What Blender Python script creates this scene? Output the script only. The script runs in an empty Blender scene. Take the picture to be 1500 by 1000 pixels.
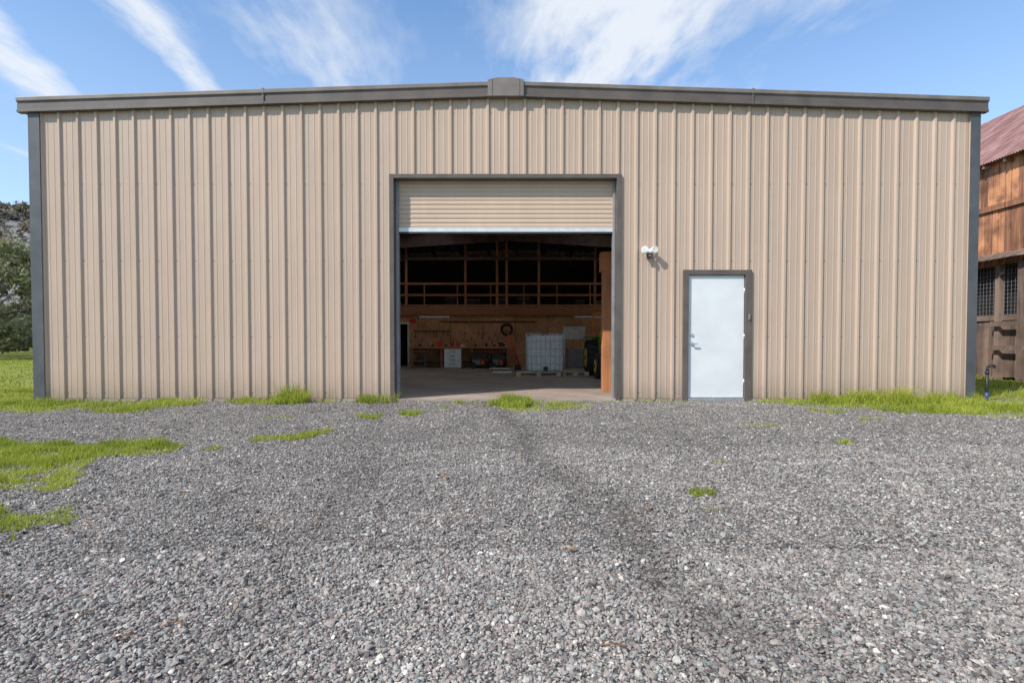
import bpy, math, random
import numpy as np
from mathutils import Vector, Matrix
random.seed(7); rng=np.random.default_rng(7)
scene=bpy.context.scene
col=scene.collection
CAMY=-9.03; CAMZ=0.97

# ---------------------------------------------------------------- materials
class NG:
    def __init__(s,tree): s.t=tree; s.n=tree.nodes; s.l=tree.links
    def put(s,sock,v):
        if v is None: return
        if isinstance(v,bpy.types.NodeSocket): s.l.new(v,sock)
        else: sock.default_value=v
    def m(s,op,a,b=None,c=None,clamp=False):
        n=s.n.new('ShaderNodeMath'); n.operation=op; n.use_clamp=clamp
        s.put(n.inputs[0],a); s.put(n.inputs[1],b)
        if c is not None: s.put(n.inputs[2],c)
        return n.outputs[0]
    def mix(s,f,a,b,mode='MIX'):
        n=s.n.new('ShaderNodeMix'); n.data_type='RGBA'; n.blend_type=mode
        s.put(n.inputs[0],f)
        for i,v in ((6,a),(7,b)):
            if not isinstance(v,bpy.types.NodeSocket) and len(v)==3: v=(*v,1)
            s.put(n.inputs[i],v)
        return n.outputs[2]
    def noise(s,vec,scale,detail=4,rough=.55,out=0,dim='3D'):
        n=s.n.new('ShaderNodeTexNoise'); n.noise_dimensions=dim
        s.put(n.inputs['Vector'],vec); n.inputs['Scale'].default_value=scale
        n.inputs['Detail'].default_value=detail; n.inputs['Roughness'].default_value=rough
        return n.outputs[out]
    def vor(s,vec,scale,out='Color',feature='F1'):
        n=s.n.new('ShaderNodeTexVoronoi'); n.feature=feature
        s.put(n.inputs['Vector'],vec); n.inputs['Scale'].default_value=scale
        return n
    def ramp(s,f,stops,interp='LINEAR'):
        n=s.n.new('ShaderNodeValToRGB'); cr=n.color_ramp; cr.interpolation=interp
        while len(cr.elements)<len(stops): cr.elements.new(.5)
        for e,(p,c) in zip(cr.elements,stops):
            e.position=p
            e.color=(c,c,c,1) if not hasattr(c,'__len__') else (*c,1)
        s.put(n.inputs[0],f); return n.outputs[0]
    def pos(s):
        return s.n.new('ShaderNodeNewGeometry').outputs['Position']
    def vmul(s,v,k):
        n=s.n.new('ShaderNodeVectorMath'); n.operation='MULTIPLY'
        s.put(n.inputs[0],v); n.inputs[1].default_value=k; return n.outputs[0]
    def sep(s,v):
        n=s.n.new('ShaderNodeSeparateXYZ'); s.put(n.inputs[0],v); return n.outputs
    def comb(s,x,y,z):
        n=s.n.new('ShaderNodeCombineXYZ'); s.put(n.inputs[0],x);s.put(n.inputs[1],y);s.put(n.inputs[2],z); return n.outputs[0]
    def bump(s,h,strength=.3,dist=.01,normal=None):
        n=s.n.new('ShaderNodeBump'); n.inputs['Strength'].default_value=strength; n.inputs['Distance'].default_value=dist
        s.put(n.inputs['Height'],h)
        if normal is not None: s.put(n.inputs['Normal'],normal)
        return n.outputs[0]
    def attr(s,name):
        n=s.n.new('ShaderNodeAttribute'); n.attribute_name=name; return n.outputs['Fac']
def newmat(name):
    m=bpy.data.materials.new(name); m.use_nodes=True
    g=NG(m.node_tree); b=g.n['Principled BSDF']; return m,g,b
def simple(name,c,rough=.6,metal=0,var=.12,scale=6,bump=0,spec=.5,bscale=40,stretch=(1,1,1)):
    m,g,b=newmat(name)
    p=g.vmul(g.pos(),stretch)
    n=g.noise(p,scale,4)
    lo=[max(0,x*(1-var*1.6)) for x in c]; hi=[min(1,x*(1+var*1.2)) for x in c]
    cc=g.ramp(n,[(.3,lo),(.7,hi)])
    g.put(b.inputs['Base Color'],cc)
    b.inputs['Roughness'].default_value=rough; b.inputs['Metallic'].default_value=metal
    b.inputs['Specular IOR Level'].default_value=spec
    if bump: g.put(b.inputs['Normal'],g.bump(g.noise(p,bscale,4),bump,.01))
    return m

def wallmat(name,base,dirt=True,axis=0):
    m,g,b=newmat(name)
    p=g.pos(); x,y,z=g.sep(p)
    c0=x if axis==0 else y
    panel=g.m('FLOOR',g.m('DIVIDE',g.m('ADD',c0,50.15),.9144))
    wn=g.n.new('ShaderNodeTexWhiteNoise'); wn.noise_dimensions='1D'; g.put(wn.inputs['W'],panel)
    pv=g.m('MULTIPLY_ADD',wn.outputs[0],.06,.97)
    streak=g.noise(g.vmul(p,(9,9,.5)),1.0,4,.6)
    sv=g.m('MULTIPLY_ADD',streak,.16,.92)
    large=g.m('MULTIPLY_ADD',g.noise(p,.8,3),.16,.92)
    k=g.m('MULTIPLY',g.m('MULTIPLY',pv,sv),large)
    c=g.mix(1.0,(*base,1),g.comb(k,k,k),'MULTIPLY')
    if dirt:
        n=g.noise(g.vmul(p,(3,3,2)),2.5,5,.65)
        lowz=g.m('SUBTRACT',1,g.m('DIVIDE',z,.6),clamp=True)
        df=g.m('MULTIPLY',g.m('MULTIPLY',g.m('MULTIPLY',lowz,lowz),n),1.3,clamp=True)
        c=g.mix(df,c,(.22,.17,.12))
    g.put(b.inputs['Base Color'],c)
    g.put(b.inputs['Roughness'],g.m('MULTIPLY_ADD',streak,.2,.3))
    h=g.noise(g.vmul(p,(2.2,2.2,1.1)),1.0,2,.5)
    g.put(b.inputs['Normal'],g.bump(h,.4,.03))
    return m
TAN=(.46,.345,.262)
M_wall=wallmat('tan_steel_panel',TAN)
M_wally=wallmat('tan_steel_panel_side',TAN,axis=1)
M_roll=wallmat('rollup_curtain',(.52,.39,.29),dirt=False)
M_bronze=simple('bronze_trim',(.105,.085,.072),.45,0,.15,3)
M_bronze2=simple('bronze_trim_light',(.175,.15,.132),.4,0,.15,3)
M_corner=simple('corner_trim',(.075,.078,.085),.45,0,.15,3)
M_white=simple('white_door_paint',(.66,.68,.68),.4,0,.05,2)
M_alum=simple('aluminium',(.6,.6,.6),.35,.8,.1,8)
M_galv=simple('galvalume_bar',(.62,.64,.65),.4,.2,.08,8)
M_roof=simple('roof_sheet',(.26,.26,.26),.4,.3,.1,3)
M_steel=simple('primer_steel',(.20,.13,.10),.6,0,.2,5)
M_dark=simple('dark_interior',(.075,.07,.065),.8,0,.3,2)
M_loftshade=simple('loft_shade_sheet',(.05,.045,.042),.7,0,.3,2)  # near-black colour standing in for shade at the loft back
M_black=simple('black_plastic_and_shade',(.02,.02,.02),.5)
M_rubber=simple('rubber',(.03,.03,.03),.8)
M_grey=simple('grey_metal',(.25,.25,.26),.5)
M_red=simple('red_paint',(.65,.05,.035),.45)
M_green=simple('green_paint',(.03,.25,.04),.4)
M_yellow=simple('yellow_paint',(.75,.5,.03),.4)
M_orange=simple('orange_paint',(.7,.2,.03),.5)
M_tote=simple('tote_plastic',(.85,.87,.88),.5,0,.1,9)
M_paper=simple('white_board',(.7,.68,.6),.6)
M_blue=simple('blue_pipe',(.03,.07,.2),.4)
M_tube=simple('fluorescent_tube',(.85,.85,.8),.3)
m,g,b=newmat('added_fill_panel')  # added translucent panels, unseen from the camera, that let light into the shop
t=g.n.new('ShaderNodeBsdfTranslucent'); t.inputs[0].default_value=(.85,.85,.83,1)
mx=g.n.new('ShaderNodeMixShader'); mx.inputs[0].default_value=.8
g.l.new(b.outputs[0],mx.inputs[1]); g.l.new(t.outputs[0],mx.inputs[2]); g.l.new(mx.outputs[0],g.n['Material Output'].inputs[0])
b.inputs['Base Color'].default_value=(.8,.8,.78,1); M_fillpanel=m

def woodmat(name,c,dark,scale=1,axis='z',rough=.75,blotf=.6):
    m,g,b=newmat(name)
    st={'z':(14,14,.7),'x':(.7,14,14),'y':(14,.7,14)}[axis]
    p=g.vmul(g.pos(),st); n=g.noise(p,scale*1.5,5,.65)
    r=g.attr('rnd')
    k=g.m('ADD',g.m('MULTIPLY',n,.75),g.m('MULTIPLY',r,.45))
    cc=g.ramp(k,[(.25,dark),(.5,[.5*(x+y) for x,y in zip(c,dark)]),(.75,c)])
    blot=g.noise(g.pos(),1.7,4,.6)
    cc=g.mix(g.ramp(blot,[(.45,0.),(.68,blotf)]),cc,[x*.7 for x in dark])
    g.put(b.inputs['Base Color'],cc); b.inputs['Roughness'].default_value=rough
    g.put(b.inputs['Normal'],g.bump(n,.5,.01)); return m
M_lumber=woodmat('lumber',(.62,.27,.12),(.36,.14,.06),blotf=.3)
M_lumberx=woodmat('lumber_x',(.60,.26,.12),(.34,.13,.055),axis='x',blotf=.3)
M_post=woodmat('redwood_post',(.6,.25,.10),(.34,.13,.05))
M_barn=woodmat('barn_board',(.68,.31,.15),(.10,.045,.03),blotf=.85)
M_grey_board=woodmat('weathered_board',(.27,.19,.15),(.07,.05,.04))
M_pallet=woodmat('pallet_wood',(.66,.52,.36),(.4,.3,.2),axis='x',blotf=.2)

m,g,b=newmat('osb_board')
v=g.vor(g.vmul(g.pos(),(1,1,2.2)),26)
cc=g.ramp(g.sep(v.outputs['Color'])[0],[(0,(.48,.21,.085)),(.5,(.63,.31,.14)),(1,(.78,.45,.24))])
cc=g.mix(g.ramp(g.noise(g.pos(),1.1,4),[(.4,0.),(.7,.45)]),cc,(.25,.11,.05))
x,y,z=g.sep(g.pos())
jl=g.m('LESS_THAN',g.m('ABSOLUTE',g.m('SUBTRACT',g.m('FRACT',g.m('DIVIDE',g.m('ADD',x,20.),1.22)),.5)),.006)
cc=g.mix(jl,cc,(.08,.04,.02))
g.put(b.inputs['Base Color'],cc); b.inputs['Roughness'].default_value=.8; M_osb=m

m,g,b=newmat('concrete_slab')
p=g.pos(); n1=g.noise(p,.9,6,.6); n2=g.noise(p,14,5,.7)
cc=g.ramp(n1,[(.3,(.26,.20,.16)),(.55,(.40,.32,.26)),(.75,(.5,.41,.335))])
cc=g.mix(.25,cc,g.ramp(n2,[(.3,.1),(.7,.6)]),'OVERLAY')
x,y,z=g.sep(p)
ln=g.m('LESS_THAN',g.m('ABSOLUTE',g.m('SUBTRACT',g.m('FRACT',g.m('DIVIDE',g.m('ADD',y,.9),3.6)),.5)),.003)
cc=g.mix(ln,cc,(.06,.05,.04))
g.put(b.inputs['Base Color'],cc); b.inputs['Roughness'].default_value=.75
g.put(b.inputs['Normal'],g.bump(n2,.25,.01)); M_conc=m

STONE=[(0,(.058,.052,.050)),(.14,(.125,.113,.108)),(.28,(.225,.19,.172)),(.42,(.275,.232,.21)),(.55,(.19,.205,.195)),(.68,(.35,.305,.27)),(.80,(.29,.295,.275)),(.93,(.47,.425,.37)),(1,(.66,.62,.57))]
def tone(g,p):
    mid=g.noise(p,2.4,3,.65); big=g.noise(p,.45,2,.5)
    x,y,z=g.sep(p)
    tr=None
    wob=g.m('MULTIPLY',g.m('SUBTRACT',big,.5),.8)
    for c0,w,kk in ((-.42,.16,1.),(-2.05,.15,.6),(1.05,.12,.45)):
        u=g.m('DIVIDE',g.m('ADD',g.m('ADD',g.m('SUBTRACT',x,c0),g.m('MULTIPLY',y,.158)),wob),w)
        e=g.m('MULTIPLY',g.m('EXPONENT',g.m('MULTIPLY',g.m('MULTIPLY',u,u),-1)),kk)
        tr=e if tr is None else g.m('ADD',tr,e)
    tr=g.m('MULTIPLY',tr,g.ramp(mid,[(.36,0.),(.56,1.)]))
    k=g.m('MULTIPLY',g.m('MULTIPLY_ADD',big,.55,.78),g.m('MULTIPLY_ADD',mid,.8,.66))
    k=g.m('MULTIPLY',k,g.m('MULTIPLY_ADD',tr,-.38,1.))
    return k,mid
m,g,b=newmat('ground_gravel_and_grass')
p=g.pos()
wp=g.n.new('ShaderNodeVectorMath'); wp.operation='ADD'
g.put(wp.inputs[0],p); g.put(wp.inputs[1],g.vmul(g.noise(p,40,1,.5,out=1),(.012,.012,.012)))
v1=g.vor(wp.outputs[0],88); v2=g.vor(wp.outputs[0],42)
c1=g.ramp(g.sep(v1.outputs['Color'])[0],STONE); c2=g.ramp(g.sep(v2.outputs['Color'])[1],STONE)
gap=g.ramp(v1.outputs['Distance'],[(.3,1.),(.7,.3)])
c1=g.mix(1.0,c1,gap,'MULTIPLY')
f2=g.m('GREATER_THAN',g.sep(v2.outputs['Color'])[2],.72)
cc=g.mix(f2,c1,c2)
k,mid=tone(g,p)
cc=g.mix(1.0,cc,g.comb(k,k,k),'MULTIPLY')
cc=g.mix(g.ramp(mid,[(.5,0.),(.72,.45)]),cc,(.2,.155,.12))
gn2=g.noise(p,35,3,.7)
gc=g.ramp(g.m('ADD',g.m('MULTIPLY',mid,.6),g.m('MULTIPLY',gn2,.4)),[(.3,(.12,.13,.025)),(.5,(.27,.30,.04)),(.7,(.40,.42,.075))])
gm=g.attr('gmask')
fac=g.ramp(g.m('ADD',gm,g.m('MULTIPLY',g.m('SUBTRACT',g.noise(p,5,4,.7),.5),1.3)),[(.45,0.),(.65,.9)])
cc=g.mix(fac,cc,gc)
g.put(b.inputs['Base Color'],cc); b.inputs['Roughness'].default_value=.9; b.inputs['Specular IOR Level'].default_value=.25
h=g.m('ADD',g.m('MULTIPLY',v1.outputs['Distance'],-1.),g.m('MULTIPLY',g.sep(v1.outputs['Color'])[1],.7))
h=g.m('ADD',h,g.m('MULTIPLY',g.m('MULTIPLY',f2,1.2),g.m('SUBTRACT',.8,v2.outputs['Distance'])))
g.put(b.inputs['Normal'],g.bump(h,.95,.011)); M_ground=m
m,g,b=newmat('gravel_stone')
r=g.attr('rnd'); cc=g.ramp(r,STONE)
p=g.pos(); k,mid=tone(g,p)
cc=g.mix(1.0,cc,g.comb(k,k,k),'MULTIPLY')
cc=g.mix(.35,cc,g.ramp(g.noise(p,220,1),[(.3,.2),(.7,.8)]),'OVERLAY')
g.put(b.inputs['Base Color'],cc); b.inputs['Roughness'].default_value=.75; M_stone=m

def leafmat(name,stops,trans=.35):
    m,g,b=newmat(name)
    cc=g.ramp(g.attr('rnd'),stops)
    g.put(b.inputs['Base Color'],cc); b.inputs['Roughness'].default_value=.6; b.inputs['Specular IOR Level'].default_value=.25
    t=g.n.new('ShaderNodeBsdfTranslucent'); g.put(t.inputs[0],cc)
    mx=g.n.new('ShaderNodeMixShader'); mx.inputs[0].default_value=trans
    g.l.new(b.outputs[0],mx.inputs[1]); g.l.new(t.outputs[0],mx.inputs[2])
    g.l.new(mx.outputs[0],g.n['Material Output'].inputs[0]); return m
M_grass=leafmat('grass_blades',[(0,(.12,.165,.025)),(.45,(.31,.37,.045)),(.8,(.48,.51,.085)),(.93,(.52,.48,.15)),(1,(.55,.44,.24))],.4)
M_leaf=leafmat('oak_leaves',[(0,(.05,.06,.025)),(.5,(.14,.15,.07)),(1,(.30,.30,.17))],.3)
M_leaf2=leafmat('bare_oak_foliage',[(0,(.07,.06,.045)),(.5,(.16,.13,.09)),(1,(.26,.22,.15))],.25)
M_dead=leafmat('dead_leaf',[(0,(.16,.07,.03)),(1,(.4,.22,.1))],.2)
M_bark=simple('bark',(.12,.095,.075),.9,0,.3,8,.6)
m,g,b=newmat('hill_scrub')
p=g.pos(); cc=g.ramp(g.noise(p,.12,8,.7),[(.35,(.06,.06,.035)),(.5,(.13,.11,.07)),(.65,(.18,.18,.08))])
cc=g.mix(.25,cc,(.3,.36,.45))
g.put(b.inputs['Base Color'],cc); b.inputs['Roughness'].default_value=1; M_hill=m
m,g,b=newmat('rusty_barn_roof')
p=g.pos(); n=g.noise(g.vmul(p,(1,3,1)),1.5,6,.65)
cc=g.ramp(n,[(.3,(.12,.05,.045)),(.5,(.23,.115,.105)),(.7,(.35,.23,.22))])
g.put(b.inputs['Base Color'],cc); b.inputs['Roughness'].default_value=.6; b.inputs['Metallic'].default_value=.1; M_broof=m

# ---------------------------------------------------------------- mesh builder
class MB:
    def __init__(s): s.v=[];s.f=[];s.mi=[];s.r=[];s.mats=[]; s.sm=[]
    def mat(s,m):
        if m not in s.mats: s.mats.append(m)
        return s.mats.index(m)
    def add(s,vs,fs,m,r=None,smooth=False):
        if r is None: r=random.random()
        o=len(s.v); s.v+=[tuple(v) for v in vs]; s.r+=[r]*len(vs)
        i=s.mat(m)
        for f in fs: s.f.append([o+k for k in f]); s.mi.append(i); s.sm.append(smooth)
    def box(s,x0,x1,y0,y1,z0,z1,m,rot=None,r=None):
        vs=[(x,y,z) for x in(x0,x1) for y in(y0,y1) for z in(z0,z1)]
        if rot is not None:
            c=Vector(((x0+x1)/2,(y0+y1)/2,(z0+z1)/2)); vs=[c+rot@(Vector(v)-c) for v in vs]
        s.add(vs,[(0,1,3,2),(4,6,7,5),(0,4,5,1),(2,3,7,6),(0,2,6,4),(1,5,7,3)],m,r)
    def tube(s,a,b,ra,rb,m,n=10,cap=True):
        a=Vector(a);b=Vector(b);d=(b-a).normalized()
        u=d.orthogonal().normalized(); w=d.cross(u)
        vs=[]
        for p,r in((a,ra),(b,rb)):
            for i in range(n):
                t=2*math.pi*i/n; vs.append(p+u*(r*math.cos(t))+w*(r*math.sin(t)))
        s.add(vs,[(i,(i+1)%n,n+(i+1)%n,n+i) for i in range(n)],m,smooth=True)
        if cap:
            o=len(s.v)-2*n; i=s.mat(m)
            s.f.append([o+k for k in range(n)][::-1]); s.mi.append(i); s.sm.append(False)
            s.f.append([o+n+k for k in range(n)]); s.mi.append(i); s.sm.append(False)
    def path(s,pts,r,m,n=8):
        for a,b in zip(pts[:-1],pts[1:]): s.tube(a,b,r,r,m,n)
    def torus(s,c,R,r,m,axis='y',N=28,n=8):
        vs=[];fs=[]
        for i in range(N):
            t=2*math.pi*i/N
            for j in range(n):
                q=2*math.pi*j/n; a=(R+r*math.cos(q)); 
                p=(a*math.cos(t),r*math.sin(q),a*math.sin(t))
                if axis=='x': p=(p[1],p[0],p[2])
                if axis=='z': p=(p[0],p[2],p[1])
                vs.append((c[0]+p[0],c[1]+p[1],c[2]+p[2]))
        for i in range(N):
            for j in range(n):
                fs.append((i*n+j,((i+1)%N)*n+j,((i+1)%N)*n+(j+1)%n,i*n+(j+1)%n))
        s.add(vs,fs,m,smooth=True)
    def obj(s,name,parent=None,bevel=0):
        me=bpy.data.meshes.new(name); me.from_pydata(s.v,[],s.f)
        for m in s.mats: me.materials.append(m)
        me.polygons.foreach_set('material_index',s.mi)
        me.polygons.foreach_set('use_smooth',s.sm)
        a=me.attributes.new('rnd','FLOAT','POINT'); a.data.foreach_set('value',s.r)
        me.update()
        o=bpy.data.objects.new(name,me); col.objects.link(o)
        if parent: o.parent=parent
        if bevel:
            b=o.modifiers.new('b','BEVEL'); b.width=bevel; b.segments=2; b.limit_method='ANGLE'
        return o
def empty(name):
    e=bpy.data.objects.new(name,None); col.objects.link(e); e.empty_display_size=.2; return e
def npmesh(name,V,T,R,mat,smooth=False,parent=None):
    me=bpy.data.meshes.new(name)
    me.vertices.add(len(V)); me.vertices.foreach_set('co',V.astype(np.float32).ravel())
    me.loops.add(T.size); me.loops.foreach_set('vertex_index',T.astype(np.int32).ravel())
    me.polygons.add(len(T)); me.polygons.foreach_set('loop_start',np.arange(0,T.size,T.shape[1],dtype=np.int32))
    try: me.polygons.foreach_set('loop_total',np.full(len(T),T.shape[1],dtype=np.int32))
    except Exception: pass
    me.polygons.foreach_set('use_smooth',np.full(len(T),smooth))
    me.materials.append(mat)
    a=me.attributes.new('rnd','FLOAT','POINT'); a.data.foreach_set('value',R.astype(np.float32))
    me.update(calc_edges=True); me.validate()
    o=bpy.data.objects.new(name,me); col.objects.link(o)
    if parent: o.parent=parent
    return o

# ---------------------------------------------------------------- numpy noise + ground height
_tab=rng.random((256,256))
def vn(x,y,s,off=0):
    x=np.asarray(x)*s+off*17.3+1000; y=np.asarray(y)*s+off*9.1+1000
    xi=np.floor(x).astype(int); yi=np.floor(y).astype(int); fx=x-xi; fy=y-yi
    fx=fx*fx*(3-2*fx); fy=fy*fy*(3-2*fy)
    T=lambda a,b:_tab[a%256,b%256]
    return (T(xi,yi)*(1-fx)+T(xi+1,yi)*fx)*(1-fy)+(T(xi,yi+1)*(1-fx)+T(xi+1,yi+1)*fx)*fy
def fbm(x,y,s,off=0): return .55*vn(x,y,s,off)+.28*vn(x,y,s*2.1,off+1)+.17*vn(x,y,s*4.3,off+2)
def sst(x,a,b):
    t=np.clip((x-a)/(b-a),0,1); return t*t*(3-2*t)
BX0,BX1,BY1=-7.84,7.59,16.0
def gh(x,y):
    x=np.asarray(x,float); y=np.asarray(y,float)
    h=.05*(fbm(x,y,.55,3)-.5)+.055*(fbm(x,y,1.9,5)-.5)
    rut=np.exp(-((x+.42+.158*y)/.2)**2)*sst(y,-8.2,-7)*(1-sst(y,-4.5,-3.2))
    h=h-.03*rut+.07*rut*(vn(x,y,5,8)-.5)
    fade=(1-sst(y,-.9,-.15))
    inside=(x>BX0-.1)&(x<BX1+.1)&(y>-.12)&(y<BY1+.1)
    h=np.where((y<-.1),h*fade,h*.3*(y>1)) 
    return np.where(inside,-.06,h)
def inpoly(px,py,poly):
    ins=np.zeros(len(px),bool); n=len(poly)
    for i in range(n):
        x1,y1=poly[i]; x2,y2=poly[(i+1)%n]
        c=((y1>py)!=(y2>py))&(px<(x2-x1)*(py-y1)/((y2-y1)+1e-9)+x1); ins^=c
    return ins
D=lambda pts:[(x,d+CAMY) for x,d in pts]
POLY_A=D([(-6.5,5.3),(-4.0,5.15),(-2.95,5.0),(-2.95,4.75),(-3.35,4.45),(-3.2,4.0),(-2.95,3.75),(-3.0,3.45),(-4.6,3.2),(-6.5,4.0)])
POLY_B=D([(-4.2,3.2),(-2.6,3.12),(-2.37,3.05),(-2.4,2.88),(-2.6,2.72),(-4.2,2.6)])
POLY_C=D([(-2.55,5.2),(-2.2,5.25),(-1.9,5.6),(-1.95,5.85),(-2.3,5.7),(-2.65,5.35)])
def gmask0(x,y):
    x=np.asarray(x,float); y=np.asarray(y,float)
    m1=sst(y-(-1.55-.25*(x+7)),-.25,.35)*(1-sst(x,-6.9,-5.9))
    m2=sst(y-np.maximum(-1.15-.78*(x-4.17),-2.75),-.15,.9)*sst(x,3.4,5.0)*.6
    m3=sst(y,.05,.3)*((x<BX0)|(x>BX1))*np.where(x>BX1,.7,1.)
    far=sst(np.abs(x),13,17)+sst(-y,16,22)
    return np.clip(np.maximum.reduce([m1,m2,m3.astype(float),far]),0,1)
def gmask(x,y):
    x=np.asarray(x,float); y=np.asarray(y,float)
    m=gmask0(x,y).ravel(); xr=x.ravel(); yr=y.ravel()
    for pl,v in ((POLY_A,.55),(POLY_B,.5),(POLY_C,.4)):
        m=np.maximum(m,inpoly(xr,yr,pl)*v)
    return m.reshape(x.shape)

xs=np.unique(np.concatenate([-np.geomspace(15,900,26),np.linspace(-14.5,14.5,300),np.geomspace(15,900,26)]))
ys=np.unique(np.concatenate([-np.geomspace(13,500,20),np.linspace(-12.5,1.5,160),np.linspace(2,30,25),np.geomspace(32,1200,26)]))
X,Y=np.meshgrid(xs,ys); Z=gh(X,Y)
V=np.stack([X.ravel(),Y.ravel(),Z.ravel()],1)
ny,nx=X.shape; idx=np.arange(nx*ny).reshape(ny,nx)
Q=np.stack([idx[:-1,:-1],idx[:-1,1:],idx[1:,1:],idx[1:,:-1]],-1).reshape(-1,4)
G=npmesh('ground',V,Q,np.zeros(len(V)),M_ground,True)
a=G.data.attributes.new('gmask','FLOAT','POINT'); a.data.foreach_set('value',gmask(X,Y).ravel().astype(np.float32))

# ---------------------------------------------------------------- grass patches (world metres)
patches=[ (POLY_A,6500,.055,.005),(POLY_B,6500,.045,.0045),(POLY_C,5000,.035,.005)]
def spot(x,d,rx,ry,dens,h,w=.006): patches.append(([(x+rx*math.cos(t)*random.uniform(.7,1.2),d+CAMY+ry*math.sin(t)*random.uniform(.7,1.2)) for t in np.linspace(0,2*math.pi,12,endpoint=False)],dens*1.8,h,w))
spot(1.22,3.5,.10,.07,7000,.04,.004); spot(-1.85,7.1,.2,.2,2200,.055); spot(-1.37,7.35,.16,.2,2200,.06)
spot(-2.67,4.85,.12,.08,3500,.035); spot(3.1,6.2,.5,.1,600,.035); spot(4.3,6.6,.18,.1,900,.04); spot(-.1,4.85,.09,.06,1600,.025)
spot(3.1,5.1,.09,.08,1600,.03); spot(1.7,4.45,.08,.06,1800,.025); spot(.7,3.1,.04,.03,1200,.02); spot(-1.7,4.1,.05,.04,900,.02)
spot(-1.0,7.9,.12,.1,900,.04); spot(.1,7.7,.3,.18,900,.05); spot(-3.9,6.2,.12,.08,900,.03); spot(-3.0,6.9,.25,.12,700,.03)
for i in range(26):
    d=random.uniform(3.,8.); spot(random.uniform(-.9,.9)*d,d,random.uniform(.02,.06),random.uniform(.02,.05),1400,.02,.004)
for (x0,x1,d0,d1,dens,h) in [(-7.9,-6.6,8.0,8.9,450,.06),(-6.4,-4.6,7.6,8.9,700,.07),(-5.8,-4.9,7.3,7.8,600,.05),(-4.6,-3.2,8.3,8.95,800,.08),(-3.8,-3.2,8.4,8.97,2200,.20),
   (-3.2,-2.6,8.5,8.95,400,.06),(-2.55,-1.8,8.4,8.97,1800,.13),(-1.1,1.3,8.1,8.95,380,.04),(-.35,.35,7.8,8.9,1500,.10),(.3,1.2,7.6,8.3,500,.05),(1.4,3.0,8.6,8.95,250,.05),
   (3.9,4.8,8.2,8.95,400,.06),(4.7,5.5,8.3,8.97,1200,.13),(5.3,6.6,8.1,8.97,1400,.18),(6.5,7.7,8.3,8.97,900,.12),(4.9,7.2,7.3,8.4,800,.09),(4.0,4.6,7.3,7.7,500,.05)]:
    spot((x0+x1)/2,(d0+d1)/2,(x1-x0)/2,(d1-d0)/2,dens,h,.008)
bx=[];by=[];bh=[];bw=[]
for poly,dens,h,w in patches:
    P=np.array(poly); x0,y0=P.min(0); x1,y1=P.max(0)
    n=int((x1-x0)*(y1-y0)*dens*1.6)
    px=rng.uniform(x0,x1,n); py=rng.uniform(y0,y1,n)
    am=min(1.,(x1-x0)*.8)
    jx=px+am*.2*(fbm(px,py,6,50)-.5)*2; jy=py+am*.25*(fbm(px,py,6,55)-.5)*2
    thr=sst(fbm(px,py,4.5,11)+.1*rng.random(n),.3,.55) if (x1-x0)>.35 else np.ones(n)
    k=inpoly(jx,jy,poly)&(rng.random(n)<thr)
    px=px[k];py=py[k]
    hh=h*rng.uniform(.5,1.35,len(px))*(.35+1.3*vn(px,py,5,21))
    bx.append(px);by.append(py);bh.append(hh);bw.append(np.full(len(px),w)*rng.uniform(.6,1.3,len(px)))
def field(x0,x1,y0,y1,n,h,w,lo=.2,hi=.55):
    px=rng.uniform(x0,x1,n); py=rng.uniform(y0,y1,n)
    g_=gmask0(px,py); k=(rng.random(n)<g_*sst(fbm(px,py,1.6,14),lo,hi))
    px=px[k];py=py[k]
    bx.append(px);by.append(py);bh.append(h*rng.uniform(.5,1.4,len(px))*(.4+1.2*vn(px,py,2.5,22)));bw.append(w*rng.uniform(.6,1.4,len(px)))
field(-12,-5.8,-3,2,26000,.055,.009); field(-30,-8,2,22,26000,.06,.022)
field(3.4,12.5,-3.2,.3,26000,.06,.008,.40,.62); field(7.6,14,.3,8,12000,.10,.014,.3,.6)
px=np.concatenate(bx);py=np.concatenate(by);hh=np.concatenate(bh);ww=np.concatenate(bw)
k=~((px>BX0-.03)&(px<BX1+.03)&(py>-.05)&(py<BY1)); px,py,hh,ww=px[k],py[k],hh[k],ww[k]
n=len(px); pz=gh(px,py)-.004
az=rng.uniform(0,2*np.pi,n); ln_az=rng.uniform(0,2*np.pi,n); lean=rng.uniform(.1,.9,n)
dx=np.cos(az)*ww/2; dy=np.sin(az)*ww/2; lx=np.cos(ln_az)*lean*hh; ly=np.sin(ln_az)*lean*hh
ly=np.where(py>-.25,-np.abs(ly),ly)
B=np.zeros((n,5,3))
B[:,0]=np.stack([px-dx,py-dy,pz],1); B[:,1]=np.stack([px+dx,py+dy,pz],1)
B[:,2]=np.stack([px-dx*.8+lx*.35,py-dy*.8+ly*.35,pz+hh*.6],1); B[:,3]=np.stack([px+dx*.8+lx*.35,py+dy*.8+ly*.35,pz+hh*.6],1)
B[:,4]=np.stack([px+lx,py+ly,pz+hh*.95],1)
T=(np.arange(n)*5)[:,None,None]+np.array([[0,1,3],[0,3,2],[2,3,4]])[None]
rr=np.clip(.35*rng.random(n)+.9*(fbm(px,py,1.3,30)-.2)+.25*rng.random(n)**3,0,1)
npmesh('grass',B.reshape(-1,3),T.reshape(-1,3),np.repeat(rr,5),M_grass)

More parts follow.
